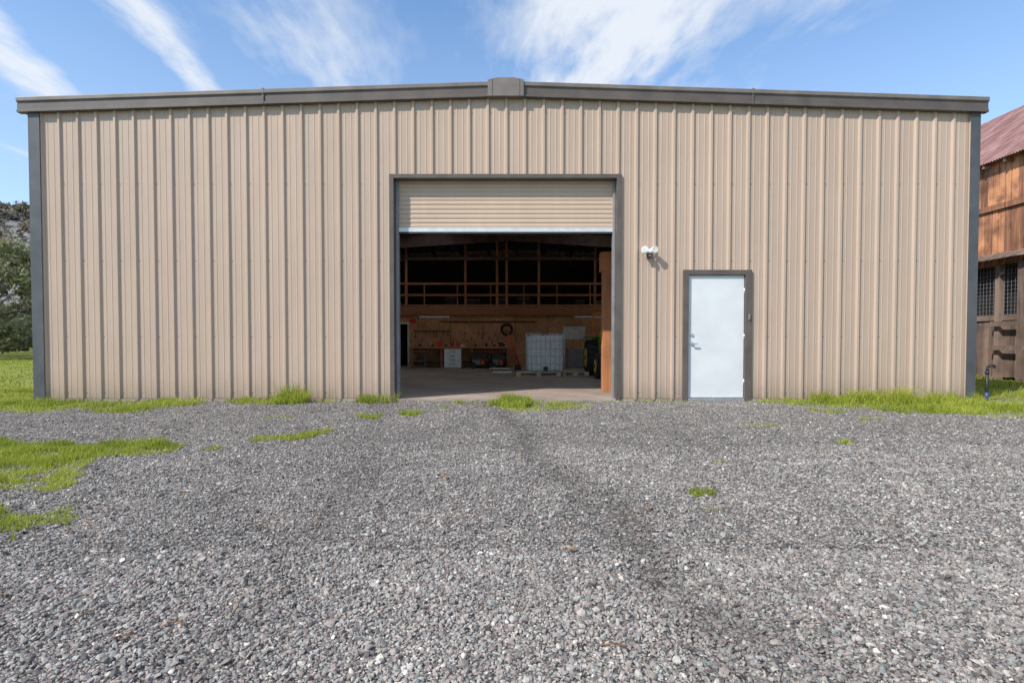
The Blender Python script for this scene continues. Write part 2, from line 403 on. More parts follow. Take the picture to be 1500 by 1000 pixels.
# ---------------------------------------------------------------- gravel stones
def rotmats(n):
    q=rng.normal(size=(n,4)); q/=np.linalg.norm(q,axis=1)[:,None]; w,x,y,z=q.T
    return np.stack([1-2*(y*y+z*z),2*(x*y-z*w),2*(x*z+y*w),2*(x*y+z*w),1-2*(x*x+z*z),2*(y*z-x*w),2*(x*z-y*w),2*(y*z+x*w),1-2*(x*x+y*y)],1).reshape(n,3,3)
ph=(1+5**.5)/2
ico=np.array([(-1,ph,0),(1,ph,0),(-1,-ph,0),(1,-ph,0),(0,-1,ph),(0,1,ph),(0,-1,-ph),(0,1,-ph),(ph,0,-1),(ph,0,1),(-ph,0,-1),(-ph,0,1)])/1.9
icf=np.array([(0,11,5),(0,5,1),(0,1,7),(0,7,10),(0,10,11),(1,5,9),(5,11,4),(11,10,2),(10,7,6),(7,1,8),(3,9,4),(3,4,2),(3,2,6),(3,6,8),(3,8,9),(4,9,5),(2,4,11),(6,2,10),(8,6,7),(9,8,1)])
octv=np.array([(1,0,0),(-1,0,0),(0,1,0),(0,-1,0),(0,0,1),(0,0,-1)],float)
octf=np.array([(0,2,4),(2,1,4),(1,3,4),(3,0,4),(2,0,5),(1,2,5),(3,1,5),(0,3,5)])
def stones(n,d0,d1,base,bf,smean):
    d=np.sqrt(rng.uniform(d0*d0,d1*d1,n)); x=rng.uniform(-1,1,n)*(d*1.02+.45); y=d+CAMY
    s=smean*np.exp(rng.normal(0,.42,n)); s=np.clip(s,.003,.016)
    k=(rng.random(n)>gmask(x,y)*1.1)&(y<-.12)
    x=x[k];y=y[k];s=s[k]; n=len(x)
    nv=len(base)
    Vv=base[None]*(1+rng.uniform(-.28,.22,(n,nv,1)))+rng.uniform(-.12,.12,(n,nv,3))
    Vv=Vv*np.stack([rng.uniform(.8,1.4,n),rng.uniform(.7,1.1,n),rng.uniform(.45,.85,n)],1)[:,None,:]
    Vv=np.einsum('nij,nvj->nvi',rotmats(n),Vv)*s[:,None,None]
    Vv[:,:,2]*=.8
    Vv[:,:,0]+=x[:,None];Vv[:,:,1]+=y[:,None];Vv[:,:,2]+=(gh(x,y)+s*rng.uniform(-.2,.55,n))[:,None]
    Tt=(np.arange(n)*nv)[:,None,None]+bf[None]
    r=np.clip(rng.beta(1.5,1.9,n),0,1)
    return Vv.reshape(-1,3),Tt.reshape(-1,3),np.repeat(r,nv)
a0=stones(75000,1.1,2.5,ico,icf,.0056); a1=stones(105000,2.5,5.0,octv,octf,.0066); a2=stones(65000,5.0,9,octv,octf,.0078)
Vg=np.concatenate([a0[0],a1[0],a2[0]]);Tg=np.concatenate([a0[1],a1[1]+len(a0[0]),a2[1]+len(a0[0])+len(a1[0])]);Rg=np.concatenate([a0[2],a1[2],a2[2]])
npmesh('gravel',Vg,Tg,Rg,M_stone)
mb=MB()
for i in range(90):
    d=math.sqrt(random.uniform(1.8**2,8**2)); x=random.uniform(-.95,.95)*d; y=d+CAMY; z=float(gh(x,y))+.010
    L=random.uniform(.012,.03); t=random.uniform(0,6.28); c,s_=math.cos(t),math.sin(t)
    pts=[(-L,0,.004),(-.3*L,.4*L,.012),(.5*L,.35*L,.008),(L,0,.015),(.4*L,-.4*L,.01),(-.4*L,-.35*L,.016)]
    mb.add([(x+p[0]*c-p[1]*s_,y+p[0]*s_+p[1]*c,z+p[2]) for p in pts],[(0,1,5),(1,2,4,5),(2,3,4)],M_dead)
for (x,d) in [(-1.28,1.72),(-.98,1.9),(-1.5,1.85),(.35,1.65),(-.3,3.1),(-1.3,2.85),(-1.1,1.8),(-.2,2.9)]:
    y=d+CAMY; z=float(gh(x,y))+.014
    t=random.uniform(0,3); mb.path([(x,y,z),(x+.03*math.cos(t),y+.03*math.sin(t),z+.005),(x+.07*math.cos(t+.3),y+.07*math.sin(t+.3),z)],.0025,M_dead,5)
mb.obj('dead_leaves')

# ---------------------------------------------------------------- steel building
B_=empty('metal_warehouse')
RX=-.10
def rooflow(x): return 5.02-abs(x-RX)*.0325
def ribprofile(a0,a1,phase):
    pts=[]
    k0=int((a0-phase)/.3048)-2; k1=int((a1-phase)/.3048)+2
    for k in range(k0,k1):
        c=phase+k*.3048
        pts+=[(c-.038,0),(c-.016,.03),(c+.016,.03),(c+.038,0)]
        for mm in (.1024,.2024):
            pts+=[(c+mm-.014,0),(c+mm-.006,.004),(c+mm+.006,.004),(c+mm+.014,0)]
    def at(a):
        for (p,h),(q,h2) in zip(pts[:-1],pts[1:]):
            if p<=a<=q: return h+(h2-h)*(a-p)/(q-p+1e-9)
        return 0
    return [(a0,at(a0))]+[p for p in pts if a0<p[0]<a1]+[(a1,at(a1))]
def ribwall(mb,a0,a1,z0,z1,fn,mat,phase=2.957):
    pr=ribprofile(a0,a1,phase)
    vs=[];fs=[]
    for a,h in pr:
        zt=z1(a) if callable(z1) else z1
        zm=(z0+zt)/2
        vs+=[fn(a,h,z0),fn(a,h,zm),fn(a,h,zt)]
    for i in range(len(pr)-1):
        o=3*i; fs+=[(o,o+3,o+4,o+1),(o+1,o+4,o+5,o+2)]
    mb.add(vs,fs,mat)
OX0,OX1,OZ=-1.935,1.716,3.635
DX0,DX1,DZ=2.87,3.87,2.09
mb=MB(); fr=lambda a,h,z:(a,-h,z)
ribwall(mb,BX0+.01,OX0-.06,.01,rooflow,fr,M_wall)
ribwall(mb,OX0-.06,OX1+.06,OZ+.04,rooflow,fr,M_wall)
ribwall(mb,OX1+.06,DX0-.03,.01,rooflow,fr,M_wall)
ribwall(mb,DX0-.03,DX1+.03,DZ+.03,rooflow,fr,M_wall)
ribwall(mb,DX1+.03,BX1-.01,.01,rooflow,fr,M_wall)
mb.obj('front_wall',B_)
mb=MB()
ribwall(mb,.01,BY1,.01,4.845,lambda a,h,z:(BX0-h,a,z),M_wally)
ribwall(mb,.01,BY1,.01,4.845,lambda a,h,z:(BX1+h,a,z),M_wally)
ribwall(mb,BX0,BX1,.01,lambda x:rooflow(x)+.09,lambda a,h,z:(a,BY1+h,z),M_wall)
mb.obj('side_and_back_walls',B_)
mb=MB()
mb.box(BX0+.22,BX1-.22,BY1-.26,BY1-.22,2.3,4.6,M_loftshade); mb.obj('loft_shade_sheet',B_)  # dark sheet added to deepen the shade behind the loft
mb=MB()
ph0=2.957
def screw(x,y,z): mb.tube((x,y,z),(x,y-.006,z),.0075,.006,M_bronze2,6)
for k in range(-37,16):
    c=ph0+k*.3048
    for z in (.12,1.05,2.30,3.55,4.70):
        x=c+.055
        if x<BX0+.2 or x>BX1-.2: continue
        if OX0-.12<x<OX1+.12 and z<OZ+.1: continue
        if DX0-.1<x<DX1+.1 and z<DZ+.1: continue
        if z>rooflow(x)-.15: continue
        screw(x,-.001,z)
mb.obj('wall_screws',B_)
mb=MB()
def rz(x,lift=0): return 5.10-abs(x-RX)*.0325+lift
FILLP=[(-6.0,-5.1),(-3.3,-2.4),(2.3,3.2),(5.0,5.9)]  # x spans of the added roof panels that brighten the interior
edges=[BX0-.12]
for a_,b_ in FILLP[:2]: edges+=[a_,b_]
edges+=[RX]
for a_,b_ in FILLP[2:]: edges+=[a_,b_]
edges+=[BX1+.12]
for i,(xa,xb) in enumerate(zip(edges[:-1],edges[1:])):
    sk=(xa,xb) in FILLP
    pr=ribprofile(xa,xb,RX)
    for (ya,yb,mt) in ([(-.06,2.5,M_roof),(2.5,9.6,M_fillpanel),(9.6,BY1+.1,M_roof)] if sk else [(-.06,BY1+.1,M_roof)]):
        vs=[]
        for a_,h_ in pr: vs+=[(a_,ya,rz(a_)+h_*.6),(a_,yb,rz(a_)+h_*.6)]
        mb.add(vs,[(2*i,2*i+2,2*i+3,2*i+1) for i in range(len(pr)-1)],mt)
mb.obj('roof_sheet',B_)
def rake(name,xa,xb):
    mb=MB()
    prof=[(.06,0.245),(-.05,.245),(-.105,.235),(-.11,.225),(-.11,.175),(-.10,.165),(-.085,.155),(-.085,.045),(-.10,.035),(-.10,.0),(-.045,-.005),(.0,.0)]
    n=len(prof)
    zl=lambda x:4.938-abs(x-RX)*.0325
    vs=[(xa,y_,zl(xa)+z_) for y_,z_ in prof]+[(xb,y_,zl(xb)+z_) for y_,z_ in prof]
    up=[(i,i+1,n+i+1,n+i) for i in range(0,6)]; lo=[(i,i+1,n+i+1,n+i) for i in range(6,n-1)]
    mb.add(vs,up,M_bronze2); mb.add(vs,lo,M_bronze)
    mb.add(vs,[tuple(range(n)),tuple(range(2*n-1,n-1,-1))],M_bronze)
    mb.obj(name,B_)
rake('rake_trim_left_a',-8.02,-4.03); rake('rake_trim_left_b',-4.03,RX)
rake('rake_trim_right_a',RX,3.9); rake('rake_trim_right_b',3.9,7.72)
mb=MB()
for xj in (-4.03,3.9):
    z=4.938-abs(xj-RX)*.0325
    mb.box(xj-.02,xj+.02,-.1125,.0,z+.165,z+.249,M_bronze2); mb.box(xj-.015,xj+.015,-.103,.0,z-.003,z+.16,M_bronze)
z=4.938
pts=[(-.29,-.006),(-.29,.255),(-.13,.285),(.13,.285),(.29,.255),(.29,-.006)]
vs=[(RX+x,-.13,z+zz-abs(x)*.03) for x,zz in pts]+[(RX+x,.02,z+zz-abs(x)*.03) for x,zz in pts]
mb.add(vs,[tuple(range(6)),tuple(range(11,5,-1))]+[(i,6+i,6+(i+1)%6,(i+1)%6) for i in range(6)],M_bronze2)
mb.box(RX-.225,RX-.215,-.136,-.13,z,z+.26,M_bronze); mb.box(RX+.215,RX+.225,-.136,-.13,z,z+.26,M_bronze)
mb.obj('ridge_cap',B_,.006)
mb=MB()
for x0,x1 in ((-8.0,BX0-.035),(BX1+.035,7.70)):
    mb.box(x0,x1,0,BY1,4.70,4.84,M_bronze)
mb.box(BX0-.012,BX0+.14,-.048,-.036,.0,4.76,M_corner); mb.box(BX0-.045,BX0-.012,-.048,.14,.0,4.76,M_corner)
mb.box(BX1-.11,BX1+.012,-.048,-.036,.0,4.74,M_corner); mb.box(BX1+.012,BX1+.045,-.048,.14,.0,4.74,M_corner)
mb.box(BX0+.14,OX0-.09,-.012,.01,-.03,.03,M_bronze); mb.box(OX1+.09,DX0-.07,-.012,.01,-.03,.03,M_bronze); mb.box(DX1+.07,BX1-.11,-.012,.01,-.03,.03,M_bronze)
mb.obj('corner_trim_and_gutters',B_)
mb=MB()
mb.box(OX0-.075,OX0,-.045,.2,.0,OZ+.07,M_bronze); mb.box(OX1,OX1+.075,-.045,.2,.0,OZ+.07,M_bronze)
mb.box(OX0,OX1,-.043,.2,OZ,OZ+.068,M_bronze)
mb.box(OX0+.001,OX0+.05,.1,.2,.02,OZ-.001,M_grey); mb.box(OX1-.04,OX1-.001,.1,.2,.02,OZ-.001,M_grey)
mb.obj('rollup_frame',B_,.004)
mb=MB()
zs=[];z=2.86
while z<OZ+.3: zs.append(z); z+=.0094
vs=[]
for z in zs:
    t=(z-2.86)/.075; h=.011*math.copysign(abs(math.sin(math.pi*t))**.6,1)
    vs+=[(OX0+.045,.15-h,z),(OX1-.035,.15-h,z)]
mb.add(vs,[(2*i,2*i+1,2*i+3,2*i+2) for i in range(len(zs)-1)],M_roll)
mb.box(OX0+.046,OX1-.036,.12,.165,2.795,2.862,M_galv); mb.box(OX0+.046,OX1-.036,.118,.168,2.765,2.795,M_rubber)
mb.tube((OX0-.1,.42,OZ+.28),(OX1+.1,.42,OZ+.28),.2,.2,M_roll,20)
mb.obj('rollup_curtain',B_)
mb=MB()
mb.box(DX0-.055,DX0+.035,-.045,.12,.0,DZ+.055,M_bronze); mb.box(DX1-.035,DX1+.07,-.045,.12,.0,DZ+.055,M_bronze)
mb.box(DX0+.035,DX1-.035,-.043,.12,DZ-.03,DZ+.053,M_bronze)
mb.box(DX0+.035,DX1-.035,-.04,.12,-.02,.035,M_alum)
mb.obj('door_frame',B_,.004)
mb=MB(); mb.box(DX0+.04,DX1-.04,.0,.045,.045,DZ-.035,M_white); mb.obj('door_leaf',B_,.004)
mb=MB()
kx=DX0+.1
mb.tube((kx,0,.93),(kx,-.012,.93),.033,.033,M_alum,16); mb.tube((kx,-.012,.93),(kx,-.05,.93),.012,.012,M_alum,10)
mb.box(kx-.01,kx+.08,-.06,-.045,.92,.94,M_alum)
mb.tube((kx,0,1.08),(kx,-.02,1.08),.028,.024,M_alum,16)
for z in (.3,1.05,1.8): mb.tube((DX1-.037,-.006,z-.05),(DX1-.037,-.006,z+.05),.008,.008,M_alum,8)
mb.box(DX1+.015,DX1+.035,-.07,-.045,1.33,1.42,M_grey)
mb.obj('door_hardware',B_)
mb=MB(); mb.box(BX0+.02,BX1-.02,-.015,BY1-.02,-.1,.02,M_conc); mb.obj('concrete_floor',B_)
mb=MB()
for k in range(-6,7):
    x=RX+k*1.22+.3
    if BX0+.3<x<BX1-.3: mb.box(x-.03,x+.03,.25,BY1-.05,rz(x)-.22,rz(x)-.02,M_steel)
for y in (5.3,10.6):
    for sg in (-1,1):
        xe=BX0+.15 if sg<0 else BX1-.15
        zc=lambda x:rz(x)-.24
        vs=[]
        for x in (RX,xe):
            dp=.3 if x==RX else .55
            vs+=[(x,y-.08,zc(x)),(x,y+.08,zc(x)),(x,y+.08,zc(x)-dp),(x,y-.08,zc(x)-dp)]
        mb.add(vs,[(0,1,5,4),(1,2,6,5),(2,3,7,6),(3,0,4,7)],M_steel)
        mb.box(xe-.15,xe+.15,y-.09,y+.09,.02,4.4,M_steel)
for z in (1.05,2.3,3.55):
    mb.box(BX0+.03,BX0+.2,.2,BY1-.05,z-.03,z+.03,M_steel); mb.box(BX1-.2,BX1-.03,.2,BY1-.05,z-.03,z+.03,M_steel)
    mb.box(BX0+.2,OX0-.3,.02,.19,z-.03,z+.03,M_steel)
mb.obj('steel_frame',B_)

mb=MB(); lx,lz=2.23,2.42
mb.box(lx-.05,lx+.05,-.06,-.034,lz-.06,lz+.06,M_tote)
mb.tube((lx,-.06,lz),(lx,-.10,lz+.0),.02,.02,M_tote,10)
for s_ in (-1,1):
    mb.tube((lx,-.08,lz+.02),(lx+s_*.07,-.11,lz+.03),.012,.012,M_tote,8)
    mb.tube((lx+s_*.06,-.08,lz+.045),(lx+s_*.085,-.17,lz+.03),.035,.058,M_tote,18)
    mb.tube((lx+s_*.085,-.1701,lz+.03),(lx+s_*.0855,-.173,lz+.03),.05,.05,M_paper,18)
mb.box(lx-.025,lx+.035,-.13,-.06,lz-.10,lz-.02,M_black); mb.tube((lx+.005,-.13,lz-.06),(lx+.005,-.145,lz-.065),.022,.015,M_grey,12)
mb.obj('security_light',None,.003)
mb=MB(); sx,sy=7.76,-.12
mb.tube((sx,sy,-.05),(sx,sy,.50),.022,.022,M_black,12); mb.tube((sx,sy,.0),(sx,sy,.14),.028,.028,M_blue,12)
mb.path([(sx,sy,.50),(sx+.01,sy,.55),(sx+.04,sy,.575),(sx+.11,sy,.575),(sx+.125,sy,.54)],.02,M_black,10)
mb.tube((sx,sy,.44),(sx,sy,.48),.03,.03,M_black,12)
mb.obj('water_standpipe')

# ---------------------------------------------------------------- interior
mb=MB()
PW=11.5
mb.box(BX0+.2,-4.75,PW,PW+.1,.02,1.95,M_osb); mb.box(-3.92,BX1-.2,PW,PW+.1,.02,1.95,M_osb); mb.box(-4.75,-3.92,PW,PW+.1,1.62,1.95,M_osb)
mb.box(-4.83,-4.75,PW-.03,PW+.1,.02,1.70,M_paper); mb.box(-3.92,-3.85,PW-.03,PW+.1,.02,1.70,M_paper); mb.box(-4.75,-3.92,PW-.03,PW+.1,1.62,1.70,M_paper)
mb.box(BX0+.2,BX1-.2,PW-.12,PW-.02,1.955,2.2,M_lumberx)
mb.box(BX0+.2,BX1-.2,PW-.1,BY1-.2,2.2,2.24,M_osb)
for x in (-3.95,-1.74,-.56,-.2,1.0,3.1,4.6,-6): mb.box(x-.045,x+.045,PW-.1,PW-.01,2.24,4.7,M_lumber)
for x in np.arange(-7,7.2,1.24): mb.box(x-.02,x+.02,PW-.08,PW-.03,2.24,3.1,M_lumber)
for z in (2.30,2.70,3.12): mb.box(BX0+.2,BX1-.2,PW-.125,PW-.101,z-.04,z+.04,M_lumberx)
mb.box(BX0+.2,BX1-.2,PW-.12,PW-.0,4.0,4.1,M_steel)
mb.obj('mezzanine_loft')
mb=MB()
mb.box(-3.75,-.1,10.75,11.48,.72,.78,M_lumberx); mb.box(-3.75,-.1,10.8,11.4,.2,.23,M_dark)
for x in (-3.7,-2.6,-1.5,-.2):
    mb.box(x,x+.08,10.8,10.88,.02,.72,M_lumber); mb.box(x,x+.08,11.35,11.43,.02,.72,M_lumber)
mb.obj('workbench')
mb=MB()
for i in range(16):
    x=-3.6+i*.22+random.uniform(-.05,.05); h=random.uniform(.05,.22)
    mm=random.choice([M_black,M_grey,M_dark,M_red,M_paper,M_black])
    if i%3: mb.box(x,x+random.uniform(.06,.17),10.95,11.15,.782,.782+h,mm)
    else: mb.tube((x+.05,11,.782),(x+.05,11,.782+h),.04,.035,mm,10)
mb.obj('bench_clutter')
def drawers(name,x0,x1,y,h,m,n):
    mb=MB(); mb.box(x0,x1,y,y+.5,.04,h,m)
    for i in range(n):
        z0=.07+i*(h-.1)/n; z1=.07+(i+1)*(h-.1)/n-.02
        mb.box(x0+.02,x1-.02,y-.02,y-.002,z0,z1,m); mb.box((x0+x1)/2-.09,(x0+x1)/2+.09,y-.04,y-.021,z1-.04,z1-.025,M_grey)
    for x in (x0+.03,x1-.08): mb.box(x,x+.05,y+.03,y+.4,.02,.04,M_black)
    mb.obj(name,None,.004)
drawers('white_drawer_cabinet',-2.39,-1.80,10.2,.70,M_tote,4)
drawers('grey_drawer_cabinet',2.0,2.6,10.6,.7,M_grey,5)
mb=MB()
for z in (.05,.25,.45,.62): mb.box(-3.6,-3.1,10.42,10.74,z,z+.02,M_grey)
for x in (-3.6,-3.12):
    for y in (10.42,10.72): mb.box(x,x+.02,y,y+.02,.02,.66,M_grey)
mb.obj('wire_shelf')
mb=MB()
for (x0,x1) in ((-1.45,-.85),(-.75,-.2)):
    mb.path([(x0,10.2,.12),(x0,10.2,.55),(x1,10.2,.55),(x1,10.2,.12),(x0,10.2,.12)],.015,M_black)
    mb.path([(x0,10.6,.12),(x0,10.6,.55),(x1,10.6,.55),(x1,10.6,.12),(x0,10.6,.12)],.015,M_black)
    mb.box(x0+.05,x1-.05,10.23,10.57,.34,.5,M_dark); mb.box(x0+.06,x1-.25,10.25,10.55,.14,.33,M_grey); mb.tube((x1-.2,10.25,.23),(x1-.2,10.5,.23),.09,.09,M_red,14)
    for y in (10.17,10.6): mb.tube((x0+.08,y,.13),(x0+.08,y+.05,.13),.11,.11,M_rubber,16)
    mb.box(x1-.08,x1-.04,10.25,10.5,.02,.13,M_black)
mb.obj('portable_generator')
mb=MB(); R=.028
for y in (8.0,8.32): mb.path([(.28,y,.10),(-.14,y,1.28)],R,M_red)
for t in (.15,.36,.57,.78,.98):
    x=.28-.42*t; z=.10+1.18*t; mb.tube((x,8.0,z),(x,8.32,z),.018,.018,M_red,8)
mb.path([(-.14,8.0,1.28),(-.20,8.05,1.34),(-.20,8.27,1.34),(-.14,8.32,1.28)],.016,M_black)
mb.box(.26,.44,8.0,8.32,.05,.065,M_red)
for y in (7.94,8.34): mb.tube((.18,y,.13),(.18,y+.05,.13),.11,.11,M_rubber,16)
mb.obj('red_hand_truck')
mb=MB()
mb.box(-.75,-.05,8.9,9.25,.06,.09,M_paper); mb.box(-.6,-.0,7.3,7.8,.03,.055,M_tote)
mb.obj('scrap_panels')
def pallet(name,x0,y0,w,l):
    mb=MB()
    for i in range(3):
        y=y0+i*(l-.1)/2; mb.box(x0,x0+w,y,y+.1,.022,.042,M_pallet)
        for j in range(3):
            x=x0+j*(w-.12)/2; mb.box(x,x+.12,y,y+.1,.042,.12,M_pallet)
    for i in range(7):
        y=y0+i*(l-.09)/6; mb.box(x0,x0+w,y,y+.09,.12,.14,M_pallet)
    mb.obj(name)
pallet('wooden_pallet',.12,5.7,1.2,1.0); pallet('wooden_pallet.001',1.36,5.9,.75,1.0)
mb=MB(); x0,x1,y0,y1,z0,z1=.40,1.42,5.75,6.7,.16,1.18
mb.box(x0+.03,x1-.03,y0+.03,y1-.03,z0,z1-.04,M_tote); 
o=mb.obj('tote_bottle',None,.07); T_=empty('water_tote'); o.parent=T_
mb=MB()
for i in range(9):
    x=x0+(x1-x0)*i/8
    for y in (y0,y1): mb.tube((x,y,z0-.01),(x,y,z1),.008,.008,M_galv,6)
for i in range(1,8):
    y=y0+(y1-y0)*i/8
    for x in (x0,x1): mb.tube((x,y,z0-.01),(x,y,z1),.008,.008,M_galv,6)
for z in np.linspace(z0,z1,6): mb.path([(x0,y0,z),(x1,y0,z),(x1,y1,z),(x0,y1,z),(x0,y0,z)],.009,M_galv,6)
mb.tube(((x0+x1)/2,(y0+y1)/2,z1-.05),((x0+x1)/2,(y0+y1)/2,z1+.03),.11,.11,M_black,20)
mb.box((x0+x1)/2-.06,(x0+x1)/2+.06,y0-.04,y0+.02,z0+.02,z0+.13,M_black)
mb.obj('tote_cage',T_)
mb=MB(); 
for r_ in (.16,.19,.22): mb.torus((-.2,PW-.05-r_*.1,1.42),r_,.018,M_rubber,'y')
mb.tube((-.2,PW,1.6),(-.2,PW-.12,1.6),.015,.015,M_grey)
mb.obj('coiled_hose')
mb=MB(); 
mb.box(1.92,2.75,PW-.03,PW-.005,1.05,1.54,M_paper); mb.box(1.9,2.77,PW-.035,PW-.03,1.53,1.56,M_grey); mb.obj('wall_whiteboard')
mb=MB()
mb.box(-2.7,.9,PW-.06,PW-.01,1.70,1.73,M_black)
mb.box(-3.7,-2.3,PW-.05,PW-.01,1.34,1.37,M_black)
for i in range(30):
    x=-3.6+i*.13+random.uniform(-.03,.03); z=random.choice([1.34,1.15,1.05,1.34]); L=random.uniform(.08,.26)
    if -.45<x<.05: continue
    mb.box(x-.008,x+.008,PW-.03,PW-.01,z-L,z,M_black)
    k=random.random()
    if k<.4: mb.box(x-.04,x+.04,PW-.035,PW-.01,z-.03,z+.01,M_grey)
    elif k<.7: mb.tube((x,PW-.01,z-L),(x,PW-.03,z-L),.03,.03,M_dark,10)
mb.obj('hanging_tools')
mb=MB(); mb.box(-3.85,-3.6,PW-.02,PW-.003,1.66,1.80,M_red); mb.obj('red_wall_sign')
for i,x in enumerate((-3.4,2.3)):
    mb=MB(); mb.box(x,x+1.1,11.0,11.12,1.85,1.90,M_tote); mb.tube((x+.03,11.06,1.83),(x+1.07,11.06,1.83),.013,.013,M_tube,8)
    for q in (x+.1,x+1.0): mb.tube((q,11.06,1.9),(q,11.06,2.2),.004,.004,M_grey,5)
    mb.obj('strip_light_fixture' if i==0 else 'strip_light_fixture.001')
mb=MB()
for i in range(14):
    x=-5+i*.75+random.uniform(-.1,.2); w=random.uniform(.3,.6); h=random.uniform(.2,.6)
    mb.box(x,x+w,13.6,14.2,2.242,2.242+h,random.choice([M_dark,M_grey,M_dark,M_steel]))
    mb.box(x+.02,x+w-.02,13.58,13.599,2.242+h*.8,2.242+h*.85,M_grey)
mb.obj('loft_storage_boxes')
mb=MB()
mb.box(1.70,1.89,1.20,1.39,.02,2.28,M_post); mb.box(1.66,2.1,1.17,1.42,2.281,2.64,M_post); mb.box(1.9,4.5,1.22,1.37,2.30,2.6,M_lumberx)
mb.box(4.35,4.5,1.22,1.37,.02,2.298,M_post)
mb.obj('timber_post_frame',None,.006)
TR=empty('tractor'); tx=2.72; ty=5.0
mb=MB()
def wheel(cx,cy,r,w):
    mb.tube((cx-w/2,cy,r+.02),(cx+w/2,cy,r+.02),r*.93,r*.93,M_rubber,28)
    for i in range(20):
        t=2*math.pi*i/20; c_=Vector((cx,cy+math.cos(t)*r*.94,r+.02+math.sin(t)*r*.94))
        mb.box(c_.x-w/2,c_.x+w/2,c_.y-.03,c_.y+.03,c_.z-.022,c_.z+.022,M_rubber,rot=Matrix.Rotation(t+math.pi/2,3,'X')@Matrix.Rotation(.35,3,'Z'))
    mb.tube((cx-w/2-.01,cy,r+.02),(cx+w/2+.01,cy,r+.02),r*.55,r*.55,M_yellow,20)
    mb.tube((cx-w/2-.02,cy,r+.02),(cx+w/2+.02,cy,r+.02),r*.15,r*.15,M_black,12)
for s_ in (-1,1):
    wheel(tx+s_*.5,ty+1.3,.5,.3); wheel(tx+s_*.48,ty,.32,.2)
mb.obj('wheels',TR)
mb=MB()
mb.box(tx-.22,tx+.22,ty-.35,ty+.75,.62,1.0,M_green); mb.box(tx-.2,tx+.2,ty-.37,ty-.35,.66,.96,M_black)
mb.box(tx-.12,tx+.12,ty-.2,ty+1.5,.35,.62,M_dark); mb.box(tx-.4,tx+.4,ty+.8,ty+1.2,.5,.56,M_black)
for s_ in (-1,1): mb.box(tx+s_*.5-.17,tx+s_*.5+.17,ty+.95,ty+1.6,1.08,1.12,M_green); mb.box(tx+s_*.33-.02,tx+s_*.33+.02,ty+1.0,ty+1.6,.6,1.08,M_green)
mb.box(tx-.22,tx+.22,ty+1.15,ty+1.5,.85,.95,M_yellow); mb.box(tx-.22,tx+.22,ty+1.45,ty+1.55,.95,1.3,M_yellow)
mb.path([(tx,ty+.75,1.0),(tx,ty+.9,1.2)],.02,M_black); mb.torus((tx,ty+.92,1.22),.17,.015,M_black,'z')
mb.path([(tx-.4,ty+1.6,.6),(tx-.4,ty+1.6,1.75),(tx+.4,ty+1.6,1.75),(tx+.4,ty+1.6,.6)],.03,M_orange)
mb.tube((tx+.15,ty+.3,1.0),(tx+.15,ty+.3,1.5),.025,.025,M_black)
for s_ in (-1,1): mb.tube((tx+s_*.13,ty-.37,.85),(tx+s_*.13,ty-.39,.85),.05,.05,M_tote,12)
mb.box(tx-.6,tx+.6,ty-.02,ty+.08,.3,.38,M_dark)
mb.obj('body',TR,.01)

# ---------------------------------------------------------------- wooden barn (right)
BN=empty('wooden_barn'); WX=12.3; WY0,WY1=.5,17.
mb=MB()
def boards(z0,z1,x,mat,y0=WY0,y1=WY1,jag=.04,th=.025,gap=.012):
    y=y0
    while y<y1:
        w=random.uniform(.13,.24); w=min(w,y1-y)
        mb.box(x-th-random.uniform(0,.012),x,y,y+w-gap*random.uniform(.4,2.2),z0+random.uniform(-jag,jag),z1+random.uniform(-jag,jag)*.4,mat)
        y+=w
boards(4.35,5.62,WX-.03,M_barn,jag=.07); boards(3.12,4.42,WX,M_barn)
mb.box(WX-.10,WX-.06,WY0,WY1,4.28,4.42,M_barn)
mb.obj('upper_boards',BN)
mb=MB(); boards(.05,1.55,WX+.12,M_grey_board)
mb.box(WX+.05,WX+.09,WY0,WY1,1.5,1.64,M_grey_board)
y=WY0
while y<WY1:
    mb.box(WX-.02,WX+.11,y,y+.14,-.05,3.1,M_grey_board); y+=1.42
mb.box(WX-.15,WX-.05,3.98,4.14,-.05,2.9,M_grey_board); mb.box(WX-.13,WX-.09,2.5,4.9,1.35,1.47,M_grey_board); mb.box(WX-.13,WX-.09,2.5,4.9,.75,.87,M_grey_board)
yy=WY0
while yy<WY1:
    w=random.uniform(.12,.2)
    vs=[(WX-.02,yy,3.2),(WX-.02,yy+w-.015,3.2),(WX-.36-random.uniform(0,.06),yy+w-.015,3.02),(WX-.36-random.uniform(0,.06),yy,3.02)]
    vs+=[(v[0],v[1],v[2]-.025) for v in vs]
    mb.add(vs,[(0,1,2,3),(7,6,5,4),(0,4,5,1),(1,5,6,2),(2,6,7,3),(3,7,4,0)],M_grey_board); yy+=w
mb.box(WX-.06,WX+.02,WY0,WY1,2.88,3.08,M_barn)
mb.obj('lower_boards',BN)
mb=MB()
y=WY0
while y<WY1: mb.box(WX+.04,WX+.045,y,y+.005,1.6,2.9,M_grey); y+=.1
for z in np.arange(1.65,2.9,.1): mb.box(WX+.036,WX+.04,WY0,WY1,z,z+.005,M_grey)
mb.obj('wire_mesh',BN)
mb=MB()
mb.box(WX+.3,WX+.35,WY0+.05,WY1-.05,0,3.1,M_black)  # black sheet stands in for the shade inside the mesh opening
for y in (WY0,WY1):
    x=WX
    while x<WX+8:
        w=random.uniform(.14,.22); xc=min(x+w,WX+8)
        zt=5.6+ (min(x-WX,WX+8-x)+.05)*.7
        mb.box(x,xc-.01,y-.02,y+.02,.0,max(5.6,zt),M_barn if y<2 else M_grey_board); x+=w
mb.box(WX+7.95,WX+8,WY0,WY1,0,5.6,M_grey_board)
mb.obj('end_walls_and_shade_sheet',BN)
mb=MB()
